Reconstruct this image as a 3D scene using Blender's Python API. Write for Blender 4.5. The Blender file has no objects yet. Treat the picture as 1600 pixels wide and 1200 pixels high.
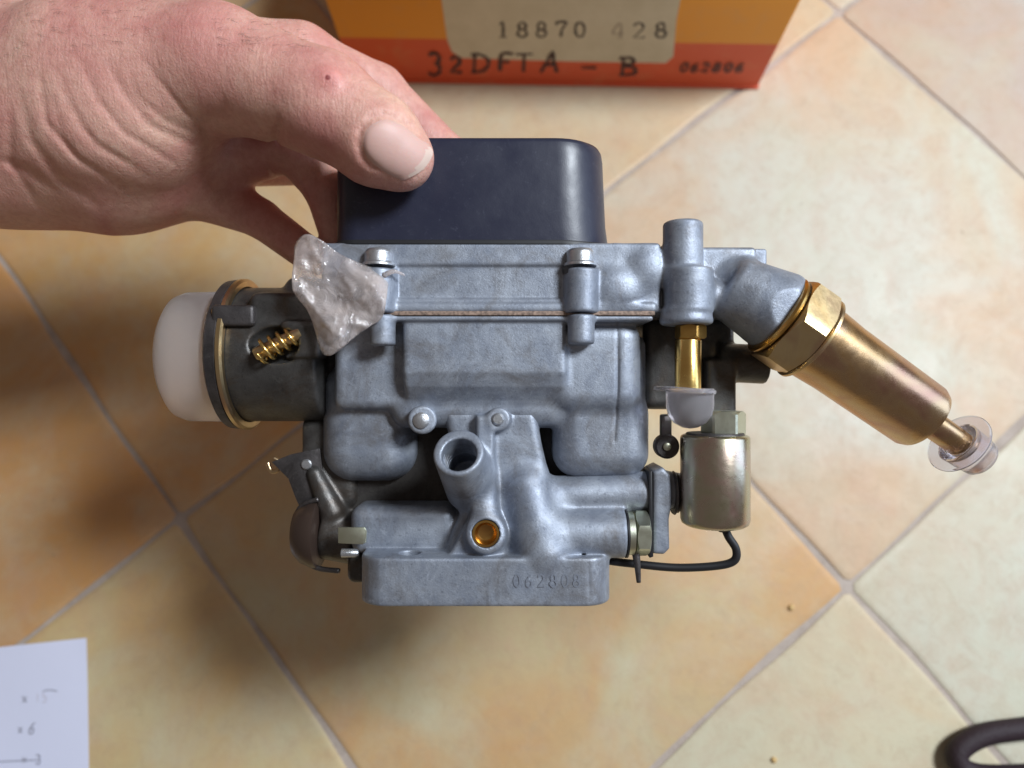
import bpy, bmesh, math, random
import numpy as np
from mathutils import Vector, Matrix, noise
from mathutils.bvhtree import BVHTree
random.seed(4); rng = np.random.default_rng(4)
SC = bpy.context.scene
COL = SC.collection
PI = math.pi

# ------------------------------------------------------------------ camera
TILE = 0.25
F = 1100.0                       # focal length in photo pixels (1600 wide)
PITCH, ROLL = 0.2434015, -0.0596974
GX, GY, GA, CH = -0.7287870, 0.1240282, 0.6296120, 1.5240132
cp, sp = math.cos(PITCH), math.sin(PITCH)
FW = Vector((0, sp, -cp)); U0 = Vector((0, cp, sp)); R0 = Vector((1, 0, 0))
cr, sr = math.cos(ROLL), math.sin(ROLL)
RT = cr*R0 + sr*U0; UP = -sr*R0 + cr*U0
CAMP = Vector((0, 0, CH*TILE))
DREF = 0.22                      # metres from the lens to the front of the carburettor
K = DREF/F                       # metres per unit at that distance
cam = bpy.data.cameras.new('camera'); camo = bpy.data.objects.new('camera', cam); COL.objects.link(camo)
rot = Matrix((RT, UP, -FW)).transposed()
camo.matrix_world = Matrix.Translation(CAMP) @ rot.to_4x4()
cam.sensor_width = 36; cam.lens = F/1600*36; cam.clip_start = 0.01; cam.clip_end = 50
cam.dof.use_dof = True; cam.dof.focus_distance = DREF + 0.004; cam.dof.aperture_fstop = 7.0
SC.camera = camo

# ------------------------------------------------------------------ light
w = bpy.data.worlds.new('World'); SC.world = w; w.use_nodes = True
w.node_tree.nodes['Background'].inputs[0].default_value = (1.0, 0.85, 0.76, 1)
w.node_tree.nodes['Background'].inputs[1].default_value = 0.14
def local_to_world(x, y, z):     # metres in the camera's frame measured from the carburettor: right, away, up
    return CAMP + RT*x + FW*(DREF + y) + UP*z
def area(name, pos, target, size, sizey, power, col):
    l = bpy.data.lights.new(name, 'AREA'); l.shape = 'RECTANGLE'; l.size = size; l.size_y = sizey
    l.energy = power; l.color = col
    o = bpy.data.objects.new(name, l); COL.objects.link(o); o.location = pos
    o.rotation_euler = (target - pos).to_track_quat('-Z', 'Y').to_euler()
    return o
TGT = local_to_world(0, .03, 0)
area('window_light', local_to_world(.74, -.88, .56), TGT, .30, .34, 22.5, (.86, .93, 1.0))
area('side_window_light', local_to_world(1.3, -.35, .2), local_to_world(.1, .05, 0), .5, .9, 4.2, (.56, .73, 1.0))
SC.view_settings.view_transform = 'Standard'; SC.view_settings.look = 'None'
SC.view_settings.exposure = 0.04; SC.view_settings.gamma = 1.0

# ------------------------------------------------------------------ node materials
def mat(name, base=(.5, .5, .5), rough=.5, metal=0., **kw):
    m = bpy.data.materials.new(name); m.use_nodes = True
    b = m.node_tree.nodes['Principled BSDF']
    b.inputs['Base Color'].default_value = (*base, 1); b.inputs['Roughness'].default_value = rough
    b.inputs['Metallic'].default_value = metal
    for k, v in kw.items(): b.inputs[k].default_value = v
    return m
class NT:
    def __init__(s, m): s.t = m.node_tree; s.b = s.t.nodes['Principled BSDF']
    def n(s, typ, **kw):
        x = s.t.nodes.new(typ)
        for k, v in kw.items():
            if k.startswith('_'): setattr(x, k[1:], v)
        return x
    def l(s, a, b): s.t.links.new(a, b)
    def coord(s, kind='Object'): return s.n('ShaderNodeTexCoord').outputs[kind]
    def noise(s, vec, scale, detail=4, rough=.55, dist=0.):
        x = s.n('ShaderNodeTexNoise'); x.inputs['Scale'].default_value = scale; x.inputs['Detail'].default_value = detail
        x.inputs['Roughness'].default_value = rough; x.inputs['Distortion'].default_value = dist
        s.l(vec, x.inputs['Vector']); return x.outputs['Fac']
    def ramp(s, fac, stops):
        x = s.n('ShaderNodeValToRGB'); e = x.color_ramp.elements
        while len(e) < len(stops): e.new(.5)
        for i, (p, c) in enumerate(stops):
            e[i].position = p; e[i].color = (*c, 1) if len(c) == 3 else c
        s.l(fac, x.inputs[0]); return x.outputs[0]
    def mix(s, fac, a, b, blend='MIX'):
        x = s.n('ShaderNodeMix'); x.data_type = 'RGBA'; x.blend_type = blend
        for sock, v in ((0, fac), (6, a), (7, b)):
            if isinstance(v, (int, float)): x.inputs[sock].default_value = v
            elif isinstance(v, tuple): x.inputs[sock].default_value = (*v, 1)
            else: s.l(v, x.inputs[sock])
        return x.outputs[2]
    def math(s, op, a, b=0.):
        x = s.n('ShaderNodeMath'); x.operation = op
        for i, v in enumerate((a, b)):
            if isinstance(v, (int, float)): x.inputs[i].default_value = v
            else: s.l(v, x.inputs[i])
        return x.outputs[0]
    def bump(s, h, dist, strength=1., prev=None):
        x = s.n('ShaderNodeBump'); x.inputs['Distance'].default_value = dist; x.inputs['Strength'].default_value = strength
        s.l(h, x.inputs['Height'])
        if prev: s.l(prev, x.inputs['Normal'])
        return x.outputs[0]
    def set(s, name, v): s.l(v, s.b.inputs[name])
G3 = lambda v: (v, v, v)
def cast(name, c1, c2, rough=.42, metal=.75, stain=None):
    m = mat(name, c1, rough, metal); t = NT(m); co = t.coord()
    a = t.noise(co, 90, 5, .65, .6); c = t.ramp(a, [(.34, c1), (.64, c2)])
    if stain:
        s2 = t.ramp(t.noise(co, 45, 6, .7, 1.2), [(.5, G3(0)), (.72, G3(1))]); c = t.mix(s2, c, stain)
    wsp = t.ramp(t.noise(co, 230, 8, .85, 1.5), [(.54, G3(0)), (.70, G3(.55))])
    c = t.mix(wsp, c, tuple(min(1, x*1.55) for x in c2))
    gr = t.ramp(t.noise(co, 1100, 2, .6), [(.60, G3(0)), (.72, G3(.5))]); c = t.mix(gr, c, tuple(x*.55 for x in c1))
    t.set('Base Color', c)
    r = t.ramp(t.noise(co, 150, 4, .6), [(.3, G3(rough-.1)), (.75, G3(rough+.14))]); t.set('Roughness', r)
    b = t.bump(t.noise(co, 1500, 4, .75), .00014, .75); b = t.bump(t.noise(co, 260, 5, .65), .00013, .6, b)
    t.set('Normal', b); return m
M = {}
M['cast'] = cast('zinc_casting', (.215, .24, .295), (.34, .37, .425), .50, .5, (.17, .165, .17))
M['cast_dark'] = cast('zinc_casting_shaded', (.055, .052, .05), (.10, .095, .09), .38, .6, (.07, .045, .028))  # same zinc with shade put into its colour, for the dim outer parts
M['core'] = cast('gap_shade_casting', (.035, .03, .03), (.06, .055, .05), .6, .4)  # near-black colour paints the deep shade in the gaps between castings
M['screw'] = cast('screw_steel', (.45, .46, .48), (.56, .57, .59), .33, .85)
def zincplate(name, c1, c2, c3, rough=.24, sc=60):
    m = mat(name, c1, rough, 1.); t = NT(m); co = t.coord()
    c = t.ramp(t.noise(co, sc, 3, .5, .8), [(.32, c1), (.5, c2), (.68, c3)]); t.set('Base Color', c)
    r = t.ramp(t.noise(co, 240, 4, .65), [(.3, G3(rough-.02)), (.75, G3(rough+.07))]); t.set('Roughness', r)
    b = t.bump(t.noise(co, 420, 4, .6), .00012, .35); b = t.bump(t.noise(co, 2500, 2, .5), .00003, .5, b); t.set('Normal', b)
    return m
M['gold'] = zincplate('gold_passivated_steel', (.58, .36, .16), (.55, .38, .22), (.47, .27, .19), .25)
M['gold_nut'] = zincplate('gold_passivated_nut', (.60, .42, .20), (.62, .48, .27), (.48, .30, .20), .33)
M['irid'] = zincplate('iridescent_passivated_steel', (.47, .46, .31), (.54, .48, .37), (.58, .42, .36), .27, 90)
M['brass'] = zincplate('brass', (.83, .55, .16), (.88, .62, .22), (.76, .48, .15), .22)
M['brassd'] = zincplate('dark_brass', (.50, .27, .07), (.62, .38, .11), (.42, .22, .07), .3)
M['green_steel'] = zincplate('pale_green_plated_steel', (.58, .62, .47), (.62, .64, .52), (.53, .55, .43), .35)
M['dark_steel'] = cast('blackened_steel', (.055, .05, .05), (.11, .10, .10), .45, .7)
M['brown'] = mat('brown_grey_lever', (.075, .05, .04), .35, .5)
M['rubber'] = mat('black_rubber', (.012, .012, .014), .5)
M['gasket'] = mat('gasket_paper', (.22, .155, .11), .75); t = NT(M['gasket'])
t.set('Base Color', t.ramp(t.noise(t.coord(), 900, 3), [(.35, (.13, .09, .07)), (.65, (.36, .25, .19))]))
m = M['cap'] = mat('navy_black_plastic', (.02, .022, .04), .42); t = NT(m); co = t.coord()
sc_ = t.ramp(t.noise(co, 150, 9, .9, 2.5), [(.56, G3(0)), (.74, G3(.30))])
t.set('Base Color', t.mix(sc_, (.017, .019, .038), (.20, .21, .27)))
t.set('Roughness', t.ramp(t.noise(co, 70, 5, .6), [(.3, G3(.32)), (.7, G3(.46))]))
t.set('Normal', t.bump(t.noise(co, 60, 3), .0005, .5, t.bump(t.noise(co, 2200, 2), .00003, .6)))
M['scuff'] = mat('scuffed_plastic', (.14, .15, .21), .6)
M['milky'] = mat('milky_polythene', (.96, .94, .97), .22, **{'Transmission Weight': .9, 'IOR': 1.2})
M['clear'] = mat('translucent_plastic', (.90, .88, .95), .10, **{'Transmission Weight': .88, 'IOR': 1.25})
M['whitecap'] = mat('white_translucent_plastic', (.93, .93, .97), .6, **{'Transmission Weight': .92, 'IOR': 1.12, 'Specular IOR Level': .3})
m = M['film'] = mat('crumpled_polythene_film', (.97, .90, .88), .12, **{'Transmission Weight': .86, 'IOR': 1.36, 'Specular IOR Level': 1., 'Coat Weight': 1., 'Coat Roughness': .06}); t = NT(m)
nf = t.bump(t.noise(t.coord(), 190, 3, .5, 2.), .0016, .6)
t.set('Normal', nf); t.set('Coat Normal', nf)
tl = t.n('ShaderNodeBsdfTranslucent'); tl.inputs[0].default_value = (1., .84, .70, 1)
df = t.n('ShaderNodeBsdfDiffuse'); df.inputs[0].default_value = (.95, .86, .84, 1)
m1 = t.n('ShaderNodeMixShader'); m1.inputs[0].default_value = .5; t.l(tl.outputs[0], m1.inputs[1]); t.l(df.outputs[0], m1.inputs[2])
m2 = t.n('ShaderNodeMixShader'); t.l(t.ramp(t.noise(t.coord(), 100, 3, .5, 1.), [(.36, G3(.04)), (.66, G3(.42))]), m2.inputs[0]); t.l(t.b.outputs[0], m2.inputs[1]); t.l(m1.outputs[0], m2.inputs[2])
t.l(m2.outputs[0], t.t.nodes['Material Output'].inputs[0])
# skin
m = M['skin'] = mat('skin', (.6, .36, .29), .45, **{'Subsurface Weight': .28, 'Subsurface Scale': .0035, 'Specular IOR Level': .42})
m.node_tree.nodes['Principled BSDF'].inputs['Subsurface Radius'].default_value = (1, .35, .2)
t = NT(m); co = t.coord()
c = t.ramp(t.noise(co, 32, 5, .6, .5), [(.30, (.73, .46, .355)), (.50, (.67, .355, .29)), (.70, (.56, .225, .20))])
c = t.mix(t.ramp(t.noise(co, 380, 6, .8, .5), [(.42, G3(0)), (.72, G3(.55))]), c, (.44, .17, .13))
t.set('Base Color', c)
t.set('Roughness', t.ramp(t.noise(co, 600, 3), [(.3, G3(.34)), (.7, G3(.55))]))
v = t.n('ShaderNodeTexVoronoi'); v.inputs['Scale'].default_value = 900; v.feature = 'DISTANCE_TO_EDGE'; t.l(co, v.inputs['Vector'])
mp = t.n('ShaderNodeMapping'); mp.inputs['Scale'].default_value = (1.7, 1., .5); mp.inputs['Rotation'].default_value = (0, .5, 0); t.l(co, mp.inputs['Vector'])
b = t.bump(v.outputs['Distance'], .00018, .7); b = t.bump(t.noise(mp.outputs[0], 330, 6, .7, .8), .0006, .65, b)
t.set('Normal', b)
m = M['nail'] = mat('nail', (.62, .39, .335), .52, **{'Subsurface Weight': .2, 'Subsurface Scale': .002}); t = NT(m)
mp = t.n('ShaderNodeMapping'); mp.inputs['Rotation'].default_value = (0, -.6, 0); mp.inputs['Scale'].default_value = (.08, 1, 1); t.l(t.coord(), mp.inputs['Vector'])
t.set('Normal', t.bump(t.noise(mp.outputs[0], 900, 3), .0001, .5))
M['nailtip'] = mat('nail_edge', (.66, .50, .42), .45)
# floor
m = M['tile'] = mat('glazed_stone_tile', (.6, .5, .3), .42, **{'Specular IOR Level': .3}); t = NT(m)
co = t.coord('Object'); oi = t.n('ShaderNodeObjectInfo')
off = t.n('ShaderNodeVectorMath'); off.operation = 'ADD'; t.l(co, off.inputs[0])
cmb = t.n('ShaderNodeCombineXYZ'); rr = t.math('MULTIPLY', oi.outputs['Random'], 37.)
t.l(rr, cmb.inputs[0]); t.l(rr, cmb.inputs[2]); t.l(cmb.outputs[0], off.inputs[1]); v3 = off.outputs[0]
pale = t.mix(.55, oi.outputs['Color'], (.60, .50, .33)); 
sxy = t.n('ShaderNodeSeparateXYZ'); t.l(co, sxy.inputs[0])
ex = t.math('ABSOLUTE', sxy.outputs[0]); ey = t.math('ABSOLUTE', sxy.outputs[1])
edge = t.math('MULTIPLY', t.math('ADD', ex, ey), 4.)                       # 0 at the middle of a tile, 1 at its corners
edge = t.math('MULTIPLY', t.math('SUBTRACT', edge, .45), .42)
cl = t.ramp(t.math('ADD', t.noise(v3, 12, 5, .6, .8), edge), [(.42, G3(0)), (.72, G3(1))])
c = t.mix(t.math('MULTIPLY', cl, .95), oi.outputs['Color'], (.60, .30, .105))
sel = t.mix(oi.outputs['Alpha'], oi.outputs['Color'], c)
pk = t.ramp(t.noise(v3, 26, 6, .75, 1.), [(.45, G3(0)), (.75, G3(.45))]); sel = t.mix(pk, sel, (.52, .31, .21))
gn = t.ramp(t.noise(v3, 14, 5, .65, .3), [(.46, G3(0)), (.72, G3(.5))]); sel = t.mix(gn, sel, (.56, .54, .40))
fs = t.ramp(t.noise(v3, 110, 6, .8, .6), [(.48, G3(0)), (.7, G3(.35))]); sel = t.mix(fs, sel, (.42, .29, .18))
dk = t.ramp(t.noise(v3, 190, 3, .6), [(.70, G3(0)), (.80, G3(.5))]); sel = t.mix(dk, sel, (.25, .17, .11))
t.set('Base Color', sel)
t.set('Roughness', t.ramp(t.noise(v3, 60, 4), [(.3, G3(.42)), (.7, G3(.58))]))
t.set('Normal', t.bump(t.noise(v3, 40, 5, .6), .0012, .5, t.bump(t.noise(v3, 500, 3), .0001, .5)))
m = M['grout'] = mat('cement_grout', (.42, .34, .26), .85); t = NT(m); co = t.coord()
t.set('Base Color', t.ramp(t.noise(co, 60, 5, .7), [(.3, (.36, .29, .24)), (.7, (.52, .44, .38))]))
t.set('Normal', t.bump(t.noise(co, 900, 3), .0004, .8))
# card, paper, ink
m = M['card'] = mat('printed_card', (.8, .3, .02), .55); t = NT(m); co = t.coord()
sx = t.n('ShaderNodeSeparateXYZ'); t.l(co, sx.inputs[0])
hgt = t.math('ADD', sx.outputs[2], t.math('MULTIPLY', t.noise(co, 500, 2), .0004))
band = t.math('GREATER_THAN', hgt, .0385)
c = t.mix(band, (.72, .105, .035), (.85, .34, .03))
c = t.mix(t.ramp(t.noise(co, 60, 6, .75), [(.52, G3(0)), (.8, G3(.35))]), c, (.62, .34, .16))
t.set('Base Color', c); t.set('Normal', t.bump(t.noise(co, 300, 3), .0002, .5))
m = M['label'] = mat('cream_label_paper', (.62, .55, .40), .6); t = NT(m)
t.set('Base Color', t.ramp(t.noise(t.coord(), 45, 5, .7), [(.3, (.60, .54, .40)), (.7, (.70, .64, .50))]))
M['paper'] = mat('white_paper', (.72, .74, .90), .7); t = NT(M['paper']); t.set('Normal', t.bump(t.noise(t.coord(), 30, 4), .0008, .4))
M['stampink'] = mat('stamp_ink', (.10, .085, .075), .7)
M['stampfaint'] = mat('faint_stamp_ink', (.40, .34, .27), .7)
M['pen'] = mat('marker_ink', (.05, .012, .012), .45)
M['pencil'] = mat('pencil_line', (.33, .33, .40), .6)
M['pencilfaint'] = mat('faint_pencil_line', (.60, .58, .68), .6)
M['crumb'] = mat('tan_crumb', (.62, .42, .18), .7)
m = M['hose'] = mat('dark_braided_rubber', (.020, .008, .012), .7); t = NT(m)
t.set('Normal', t.bump(t.noise(t.coord(), 700, 3), .0005, .8))
m = M['stamp'] = mat('struck_number_shadow', (.24, .26, .31), .6, .6)

# ------------------------------------------------------------------ object helpers
def S(px, py, d=0.):             # photo position at depth d behind the front plane -> local units (right, away, up)
    q = 1 + d/F
    return Vector(((px-800)*q, d, (600-py)*q))
ROT = Matrix((RT, FW, UP)).transposed()
ORI = CAMP + FW*DREF
def to_world(p): return ORI + K*(ROT @ Vector(p))
def root(name, label, cat, base, group=None):
    o = bpy.data.objects.new(name, None); COL.objects.link(o); o.empty_display_size = .01
    o.matrix_world = Matrix.Translation(to_world(base)) @ ROT.to_4x4()
    o['base'] = tuple(base); o['label'] = label; o['category'] = cat
    if group: o['group'] = group
    return o
def wroot(name, label, cat, loc):
    o = bpy.data.objects.new(name, None); COL.objects.link(o); o.location = loc; o.empty_display_size = .01
    o['label'] = label; o['category'] = cat; return o
def sharpen(me, ang=38):
    bm = bmesh.new(); bm.from_mesh(me); a = math.radians(ang)
    for f in bm.faces: f.smooth = True
    for e in bm.edges:
        if len(e.link_faces) == 2 and e.calc_face_angle(0) > a: e.smooth = False
    bm.to_mesh(me); bm.free()
def link(name, me, m, parent, ang=38, parent2=None):
    if ang: sharpen(me, ang)
    else: me.shade_smooth()
    if not isinstance(m, (list, tuple)): m = [m]
    for x in m: me.materials.append(x)
    o = bpy.data.objects.new(name, me); COL.objects.link(o)
    if parent: o.parent = parent
    return o
def base_of(parent):
    p = parent
    while p is not None and 'base' not in p: p = p.parent
    return Vector(p['base'])
def obj_u(name, verts, faces, m, parent, ang=38):
    """verts in local units"""
    b = np.array(base_of(parent)); v = (np.asarray(verts, float)-b)*K
    me = bpy.data.meshes.new(name); me.from_pydata(v.tolist(), [], [tuple(f) for f in faces]); me.update()
    bm = bmesh.new(); bm.from_mesh(me); bmesh.ops.recalc_face_normals(bm, faces=bm.faces); bm.to_mesh(me); bm.free()
    return link(name, me, m, parent, ang)
def frame(d):
    d = Vector(d).normalized(); a = Vector((0, 0, 1)) if abs(d.z) < .9 else Vector((0, 1, 0))
    x = d.cross(a).normalized(); y = d.cross(x); return d, x, y
def lathe_vf(o, d, prof, seg=56, phase=0., verts=None, faces=None, flat=None):
    """prof: list of (distance along d, radius); closes its ends when the radius is 0"""
    d, x, y = frame(d); o = Vector(o); V = [] if verts is None else verts; Fc = [] if faces is None else faces
    rings = []
    for (t_, r) in prof:
        if r <= 1e-6: rings.append([len(V)]); V.append(o+d*t_); continue
        ids = []
        for i in range(seg):
            a = phase + 2*PI*i/seg; ids.append(len(V)); V.append(o + d*t_ + (x*math.cos(a)+y*math.sin(a))*r)
        rings.append(ids)
    for A, B in zip(rings[:-1], rings[1:]):
        if len(A) == 1 and len(B) == 1: continue
        for i in range(seg):
            j = (i+1) % seg
            if len(A) == 1: Fc.append((A[0], B[i], B[j]))
            elif len(B) == 1: Fc.append((A[i], A[j], B[0]))
            else: Fc.append((A[i], A[j], B[j], B[i]))
    return V, Fc
def lathe(name, o, d, prof, m, parent, seg=56, ang=38, phase=0.):
    V, Fc = lathe_vf(o, d, prof, seg, phase); return obj_u(name, V, Fc, m, parent, ang)
def hollow(prof, th=2.5):
    tm = prof[-1][0]; inner = [(max(0., t_-th) if t_ > tm*.7 else t_, max(r_-th, 0)) for t_, r_ in prof]
    inner[-1] = (tm-th, 0); return prof + inner[::-1] + [prof[0]]
def hexnut(name, o, d, r, h, m, parent, phase=0., ch=None):
    """hexagonal prism with its corners turned down: r across corners/2"""
    d, x, y = frame(d); o = Vector(o); n = 48; V = []; Fc = []; ch = ch or h*.16
    def rad(a):
        s = (a-phase) % (PI/3) - PI/6; return r*math.cos(PI/6)/math.cos(s)
    rin = r*math.cos(PI/6)*1.0
    prof = []
    for t_, kk in ((0, -1), (0, 0), (ch, 1), (h-ch, 1), (h, 0), (h, -1)):
        ids = []
        for i in range(n):
            a = 2*PI*i/n; rr = rad(a)
            if kk == 0: rr = rin*.985
            if kk == 1: tt = t_; 
            else: tt = t_
            if kk == -1: rr = rin*.30
            if kk == 1:
                ex = (rr-rin)/(r-rin+1e-9); tt = t_ + (ch*(ex-1) if t_ < h/2 else -ch*(ex-1))*.8
                tt = ch*ex*.9+.3 if t_ < h/2 else h-ch*ex*.9-.3
            ids.append(len(V)); V.append(o+d*tt+(x*math.cos(a)+y*math.sin(a))*rr)
        prof.append(ids)
    for A, B in zip(prof[:-1], prof[1:]):
        for i in range(n): j = (i+1) % n; Fc.append((A[i], A[j], B[j], B[i]))
    Fc.append(tuple(prof[0])); Fc.append(tuple(reversed(prof[-1])))
    return obj_u(name, V, Fc, m, parent, 22)
def smooth_path(pts, n=8, closed=False):
    pts = [Vector(p) for p in pts]; out = []; N = len(pts)
    rngi = range(N if closed else N-1)
    for i in rngi:
        if closed: p0, p1, p2, p3 = pts[i-1], pts[i], pts[(i+1) % N], pts[(i+2) % N]
        else: p0, p1, p2, p3 = pts[max(i-1, 0)], pts[i], pts[i+1], pts[min(i+2, N-1)]
        for k in range(n):
            s = k/n; out.append(.5*((2*p1)+(-p0+p2)*s+(2*p0-5*p1+4*p2-p3)*s*s+(-p0+3*p1-3*p2+p3)*s**3))
    if not closed: out.append(pts[-1])
    return out
def tube_vf(path, r, seg=14, closed=False):
    V = []; Fc = []; N = len(path); prevx = None
    for i, p in enumerate(path):
        a = path[(i-1) % N] if (closed or i > 0) else p; b = path[(i+1) % N] if (closed or i < N-1) else p
        d = (b-a).normalized()
        if prevx is None: _, x, y = frame(d)
        else: x = (prevx - d*prevx.dot(d)).normalized(); y = d.cross(x)
        prevx = x; rr = r(i/(N-1)) if callable(r) else r
        for k in range(seg):
            an = 2*PI*k/seg; V.append(p+(x*math.cos(an)+y*math.sin(an))*rr)
    for i in range(N if closed else N-1):
        for k in range(seg):
            j = (k+1) % seg; i2 = (i+1) % N
            Fc.append((i*seg+k, i*seg+j, i2*seg+j, i2*seg+k))
    if not closed: Fc.append(tuple(range(seg))); Fc.append(tuple(range((N-1)*seg, N*seg))[::-1])
    return V, Fc
def rbox(name, c, h, m, parent, bev=3., axes=None, seg=3):
    """bevelled block, centre c, half sizes h in local units, optional axes"""
    bm = bmesh.new(); bmesh.ops.create_cube(bm, size=2)
    ax = axes or (Vector((1, 0, 0)), Vector((0, 1, 0)), Vector((0, 0, 1))); c = Vector(c); b = base_of(parent)
    for v in bm.verts: v.co = (v.co.x*h[0], v.co.y*h[1], v.co.z*h[2])
    bmesh.ops.bevel(bm, geom=bm.edges[:], offset=min(bev, min(h)*.9), segments=seg, profile=.5, affect='EDGES')
    for v in bm.verts: v.co = (c + ax[0]*v.co.x + ax[1]*v.co.y + ax[2]*v.co.z - b)*K
    bmesh.ops.recalc_face_normals(bm, faces=bm.faces)
    me = bpy.data.meshes.new(name); bm.to_mesh(me); bm.free(); return link(name, me, m, parent, 50)
def plate(name, pts, d0, d1, m, parent, bev=2.):
    """outline in photo pixels (at depth d0) pushed back to d1"""
    bm = bmesh.new(); b = base_of(parent); q = 1+d0/F
    vs = [bm.verts.new(((x-800)*q, d0, (600-y)*q)) for x, y in pts]; f = bm.faces.new(vs)
    r = bmesh.ops.extrude_face_region(bm, geom=[f]); 
    for e in r['geom']:
        if isinstance(e, bmesh.types.BMVert): e.co.y = d1
    bmesh.ops.recalc_face_normals(bm, faces=bm.faces)
    if bev: bmesh.ops.bevel(bm, geom=[e for e in bm.edges if e.calc_face_angle(0) > .9 or abs(e.verts[0].co.y-e.verts[1].co.y) < 1e-6], offset=bev, segments=2, profile=.5, affect='EDGES')
    for v in bm.verts: v.co = (v.co-b)*K
    me = bpy.data.meshes.new(name); bm.to_mesh(me); bm.free(); return link(name, me, m, parent, 40)

# ------------------------------------------------------------------ implicit castings -> meshes (surface nets)
class Vol:
    def __init__(s, px0, px1, py0, py1, d0, d1, h):
        s.h = h; s.o = np.array([px0-800., d0, 600.-py1])
        s.n = [int(round((px1-px0)/h))+1, int(round((d1-d0)/h))+1, int(round((py1-py0)/h))+1]
        s.ax = [s.o[i]+h*np.arange(s.n[i]) for i in range(3)]
        s.v = np.full(s.n, 60., np.float32)
    def sub(s, lo, hi):
        sl = []; 
        for i in range(3):
            a = max(0, int((lo[i]-s.o[i])/s.h)); b = min(s.n[i], int((hi[i]-s.o[i])/s.h)+2)
            if b <= a: return None
            sl.append(slice(a, b))
        X = s.ax[0][sl[0]].astype(np.float32)[:, None, None]; Y = s.ax[1][sl[1]].astype(np.float32)[None, :, None]; Z = s.ax[2][sl[2]].astype(np.float32)[None, None, :]
        return tuple(sl), X, Y, Z
    def apply(s, lo, hi, fn, k, op, marg=None):
        mg = (marg if marg is not None else 30)+k
        r = s.sub([x-mg for x in lo], [x+mg for x in hi])
        if r is None: return
        sl, X, Y, Z = r; d = fn(X, Y, Z); a = s.v[sl]
        if op == 'add':
            if k > 0:
                hh = np.clip(.5+.5*(a-d)/k, 0, 1); s.v[sl] = a*(1-hh)+d*hh-k*hh*(1-hh)
            else: s.v[sl] = np.minimum(a, d)
        else:
            if k > 0:
                hh = np.clip(.5-.5*(a+d)/k, 0, 1); s.v[sl] = a*(1-hh)-d*hh+k*hh*(1-hh)
            else: s.v[sl] = np.maximum(a, -d)
    def cone(s, a, ra, b, rb, k=6., op='add', sc=(1, 1, 1)):
        a = np.array(a, float); b = np.array(b, float); R = max(ra, rb); ab = b-a; L2 = (ab**2).sum()
        def fn(X, Y, Z):
            t_ = ((X-a[0])*ab[0]+(Y-a[1])*ab[1]+(Z-a[2])*ab[2])/L2; t_ = np.clip(t_, 0, 1)
            return np.sqrt(((X-a[0]-ab[0]*t_)*sc[0])**2+((Y-a[1]-ab[1]*t_)*sc[1])**2+((Z-a[2]-ab[2]*t_)*sc[2])**2)-(ra+(rb-ra)*t_)
        s.apply(np.minimum(a, b)-R, np.maximum(a, b)+R, fn, k, op)
    def cyl(s, a, b, r, rd=2., k=5., op='add', r2=None):
        a = np.array(a, float); b = np.array(b, float); L = np.linalg.norm(b-a); u = (b-a)/L; r2 = r if r2 is None else r2; R = max(r, r2)
        def fn(X, Y, Z):
            x, y, z = X-a[0], Y-a[1], Z-a[2]; t_ = x*u[0]+y*u[1]+z*u[2]
            q = np.sqrt(np.maximum(x*x+y*y+z*z-t_*t_, 0)); rr = r+(r2-r)*np.clip(t_/L, 0, 1)
            dx = q-rr+rd; dy = np.abs(t_-L/2)-L/2+rd
            return np.minimum(np.maximum(dx, dy), 0)+np.sqrt(np.maximum(dx, 0)**2+np.maximum(dy, 0)**2)-rd
        s.apply(np.minimum(a, b)-R, np.maximum(a, b)+R, fn, k, op)
    def box(s, px0, px1, py0, py1, d0, d1, rd=4., k=5., op='add'):
        q = 1+max(d0, 0)/F; px0, px1, py0, py1 = 800+(px0-800)*q, 800+(px1-800)*q, 600+(py0-600)*q, 600+(py1-600)*q
        c = np.array([(px0+px1)/2-800, (d0+d1)/2, 600-(py0+py1)/2]); h = np.array([(px1-px0)/2, (d1-d0)/2, (py1-py0)/2]); rd = min(rd, h.min()*.98)
        def fn(X, Y, Z):
            x = np.abs(X-c[0])-h[0]+rd; y = np.abs(Y-c[1])-h[1]+rd; z = np.abs(Z-c[2])-h[2]+rd
            return np.minimum(np.maximum(np.maximum(x, y), z), 0)+np.sqrt(np.maximum(x, 0)**2+np.maximum(y, 0)**2+np.maximum(z, 0)**2)-rd
        s.apply(c-h, c+h, fn, k, op)
    def ell(s, c, r, k=8., op='add'):
        c = np.array(c, float); r = np.array(r, float)
        def fn(X, Y, Z):
            q = np.sqrt(((X-c[0])/r[0])**2+((Y-c[1])/r[1])**2+((Z-c[2])/r[2])**2); return (q-1)*r.min()
        s.apply(c-r, c+r, fn, k, op)
    def poly(s, pts, ax, lo, hi, rd=3., k=5., op='add'):
        """2-D outline extruded. ax='y': pts are (px,py) extruded over depth; 'x': pts (d,py) over px; 'z': pts (px,d) over py"""
        P = np.array(pts, float)
        if ax == 'y': P = np.stack([P[:, 0]-800, 600-P[:, 1]], 1)*(1+max(lo, 0)/F); ia, ib, ic = 0, 2, 1
        elif ax == 'x': P = np.stack([P[:, 0], 600-P[:, 1]], 1); ia, ib, ic = 1, 2, 0; lo, hi = lo-800, hi-800
        else: P = np.stack([P[:, 0]-800, P[:, 1]], 1); ia, ib, ic = 0, 1, 2; lo, hi = 600-hi, 600-lo
        mn, mx = P.min(0), P.max(0); L = [0]*3; H = [0]*3
        L[ia], L[ib], L[ic] = mn[0], mn[1], lo; H[ia], H[ib], H[ic] = mx[0], mx[1], hi
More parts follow.
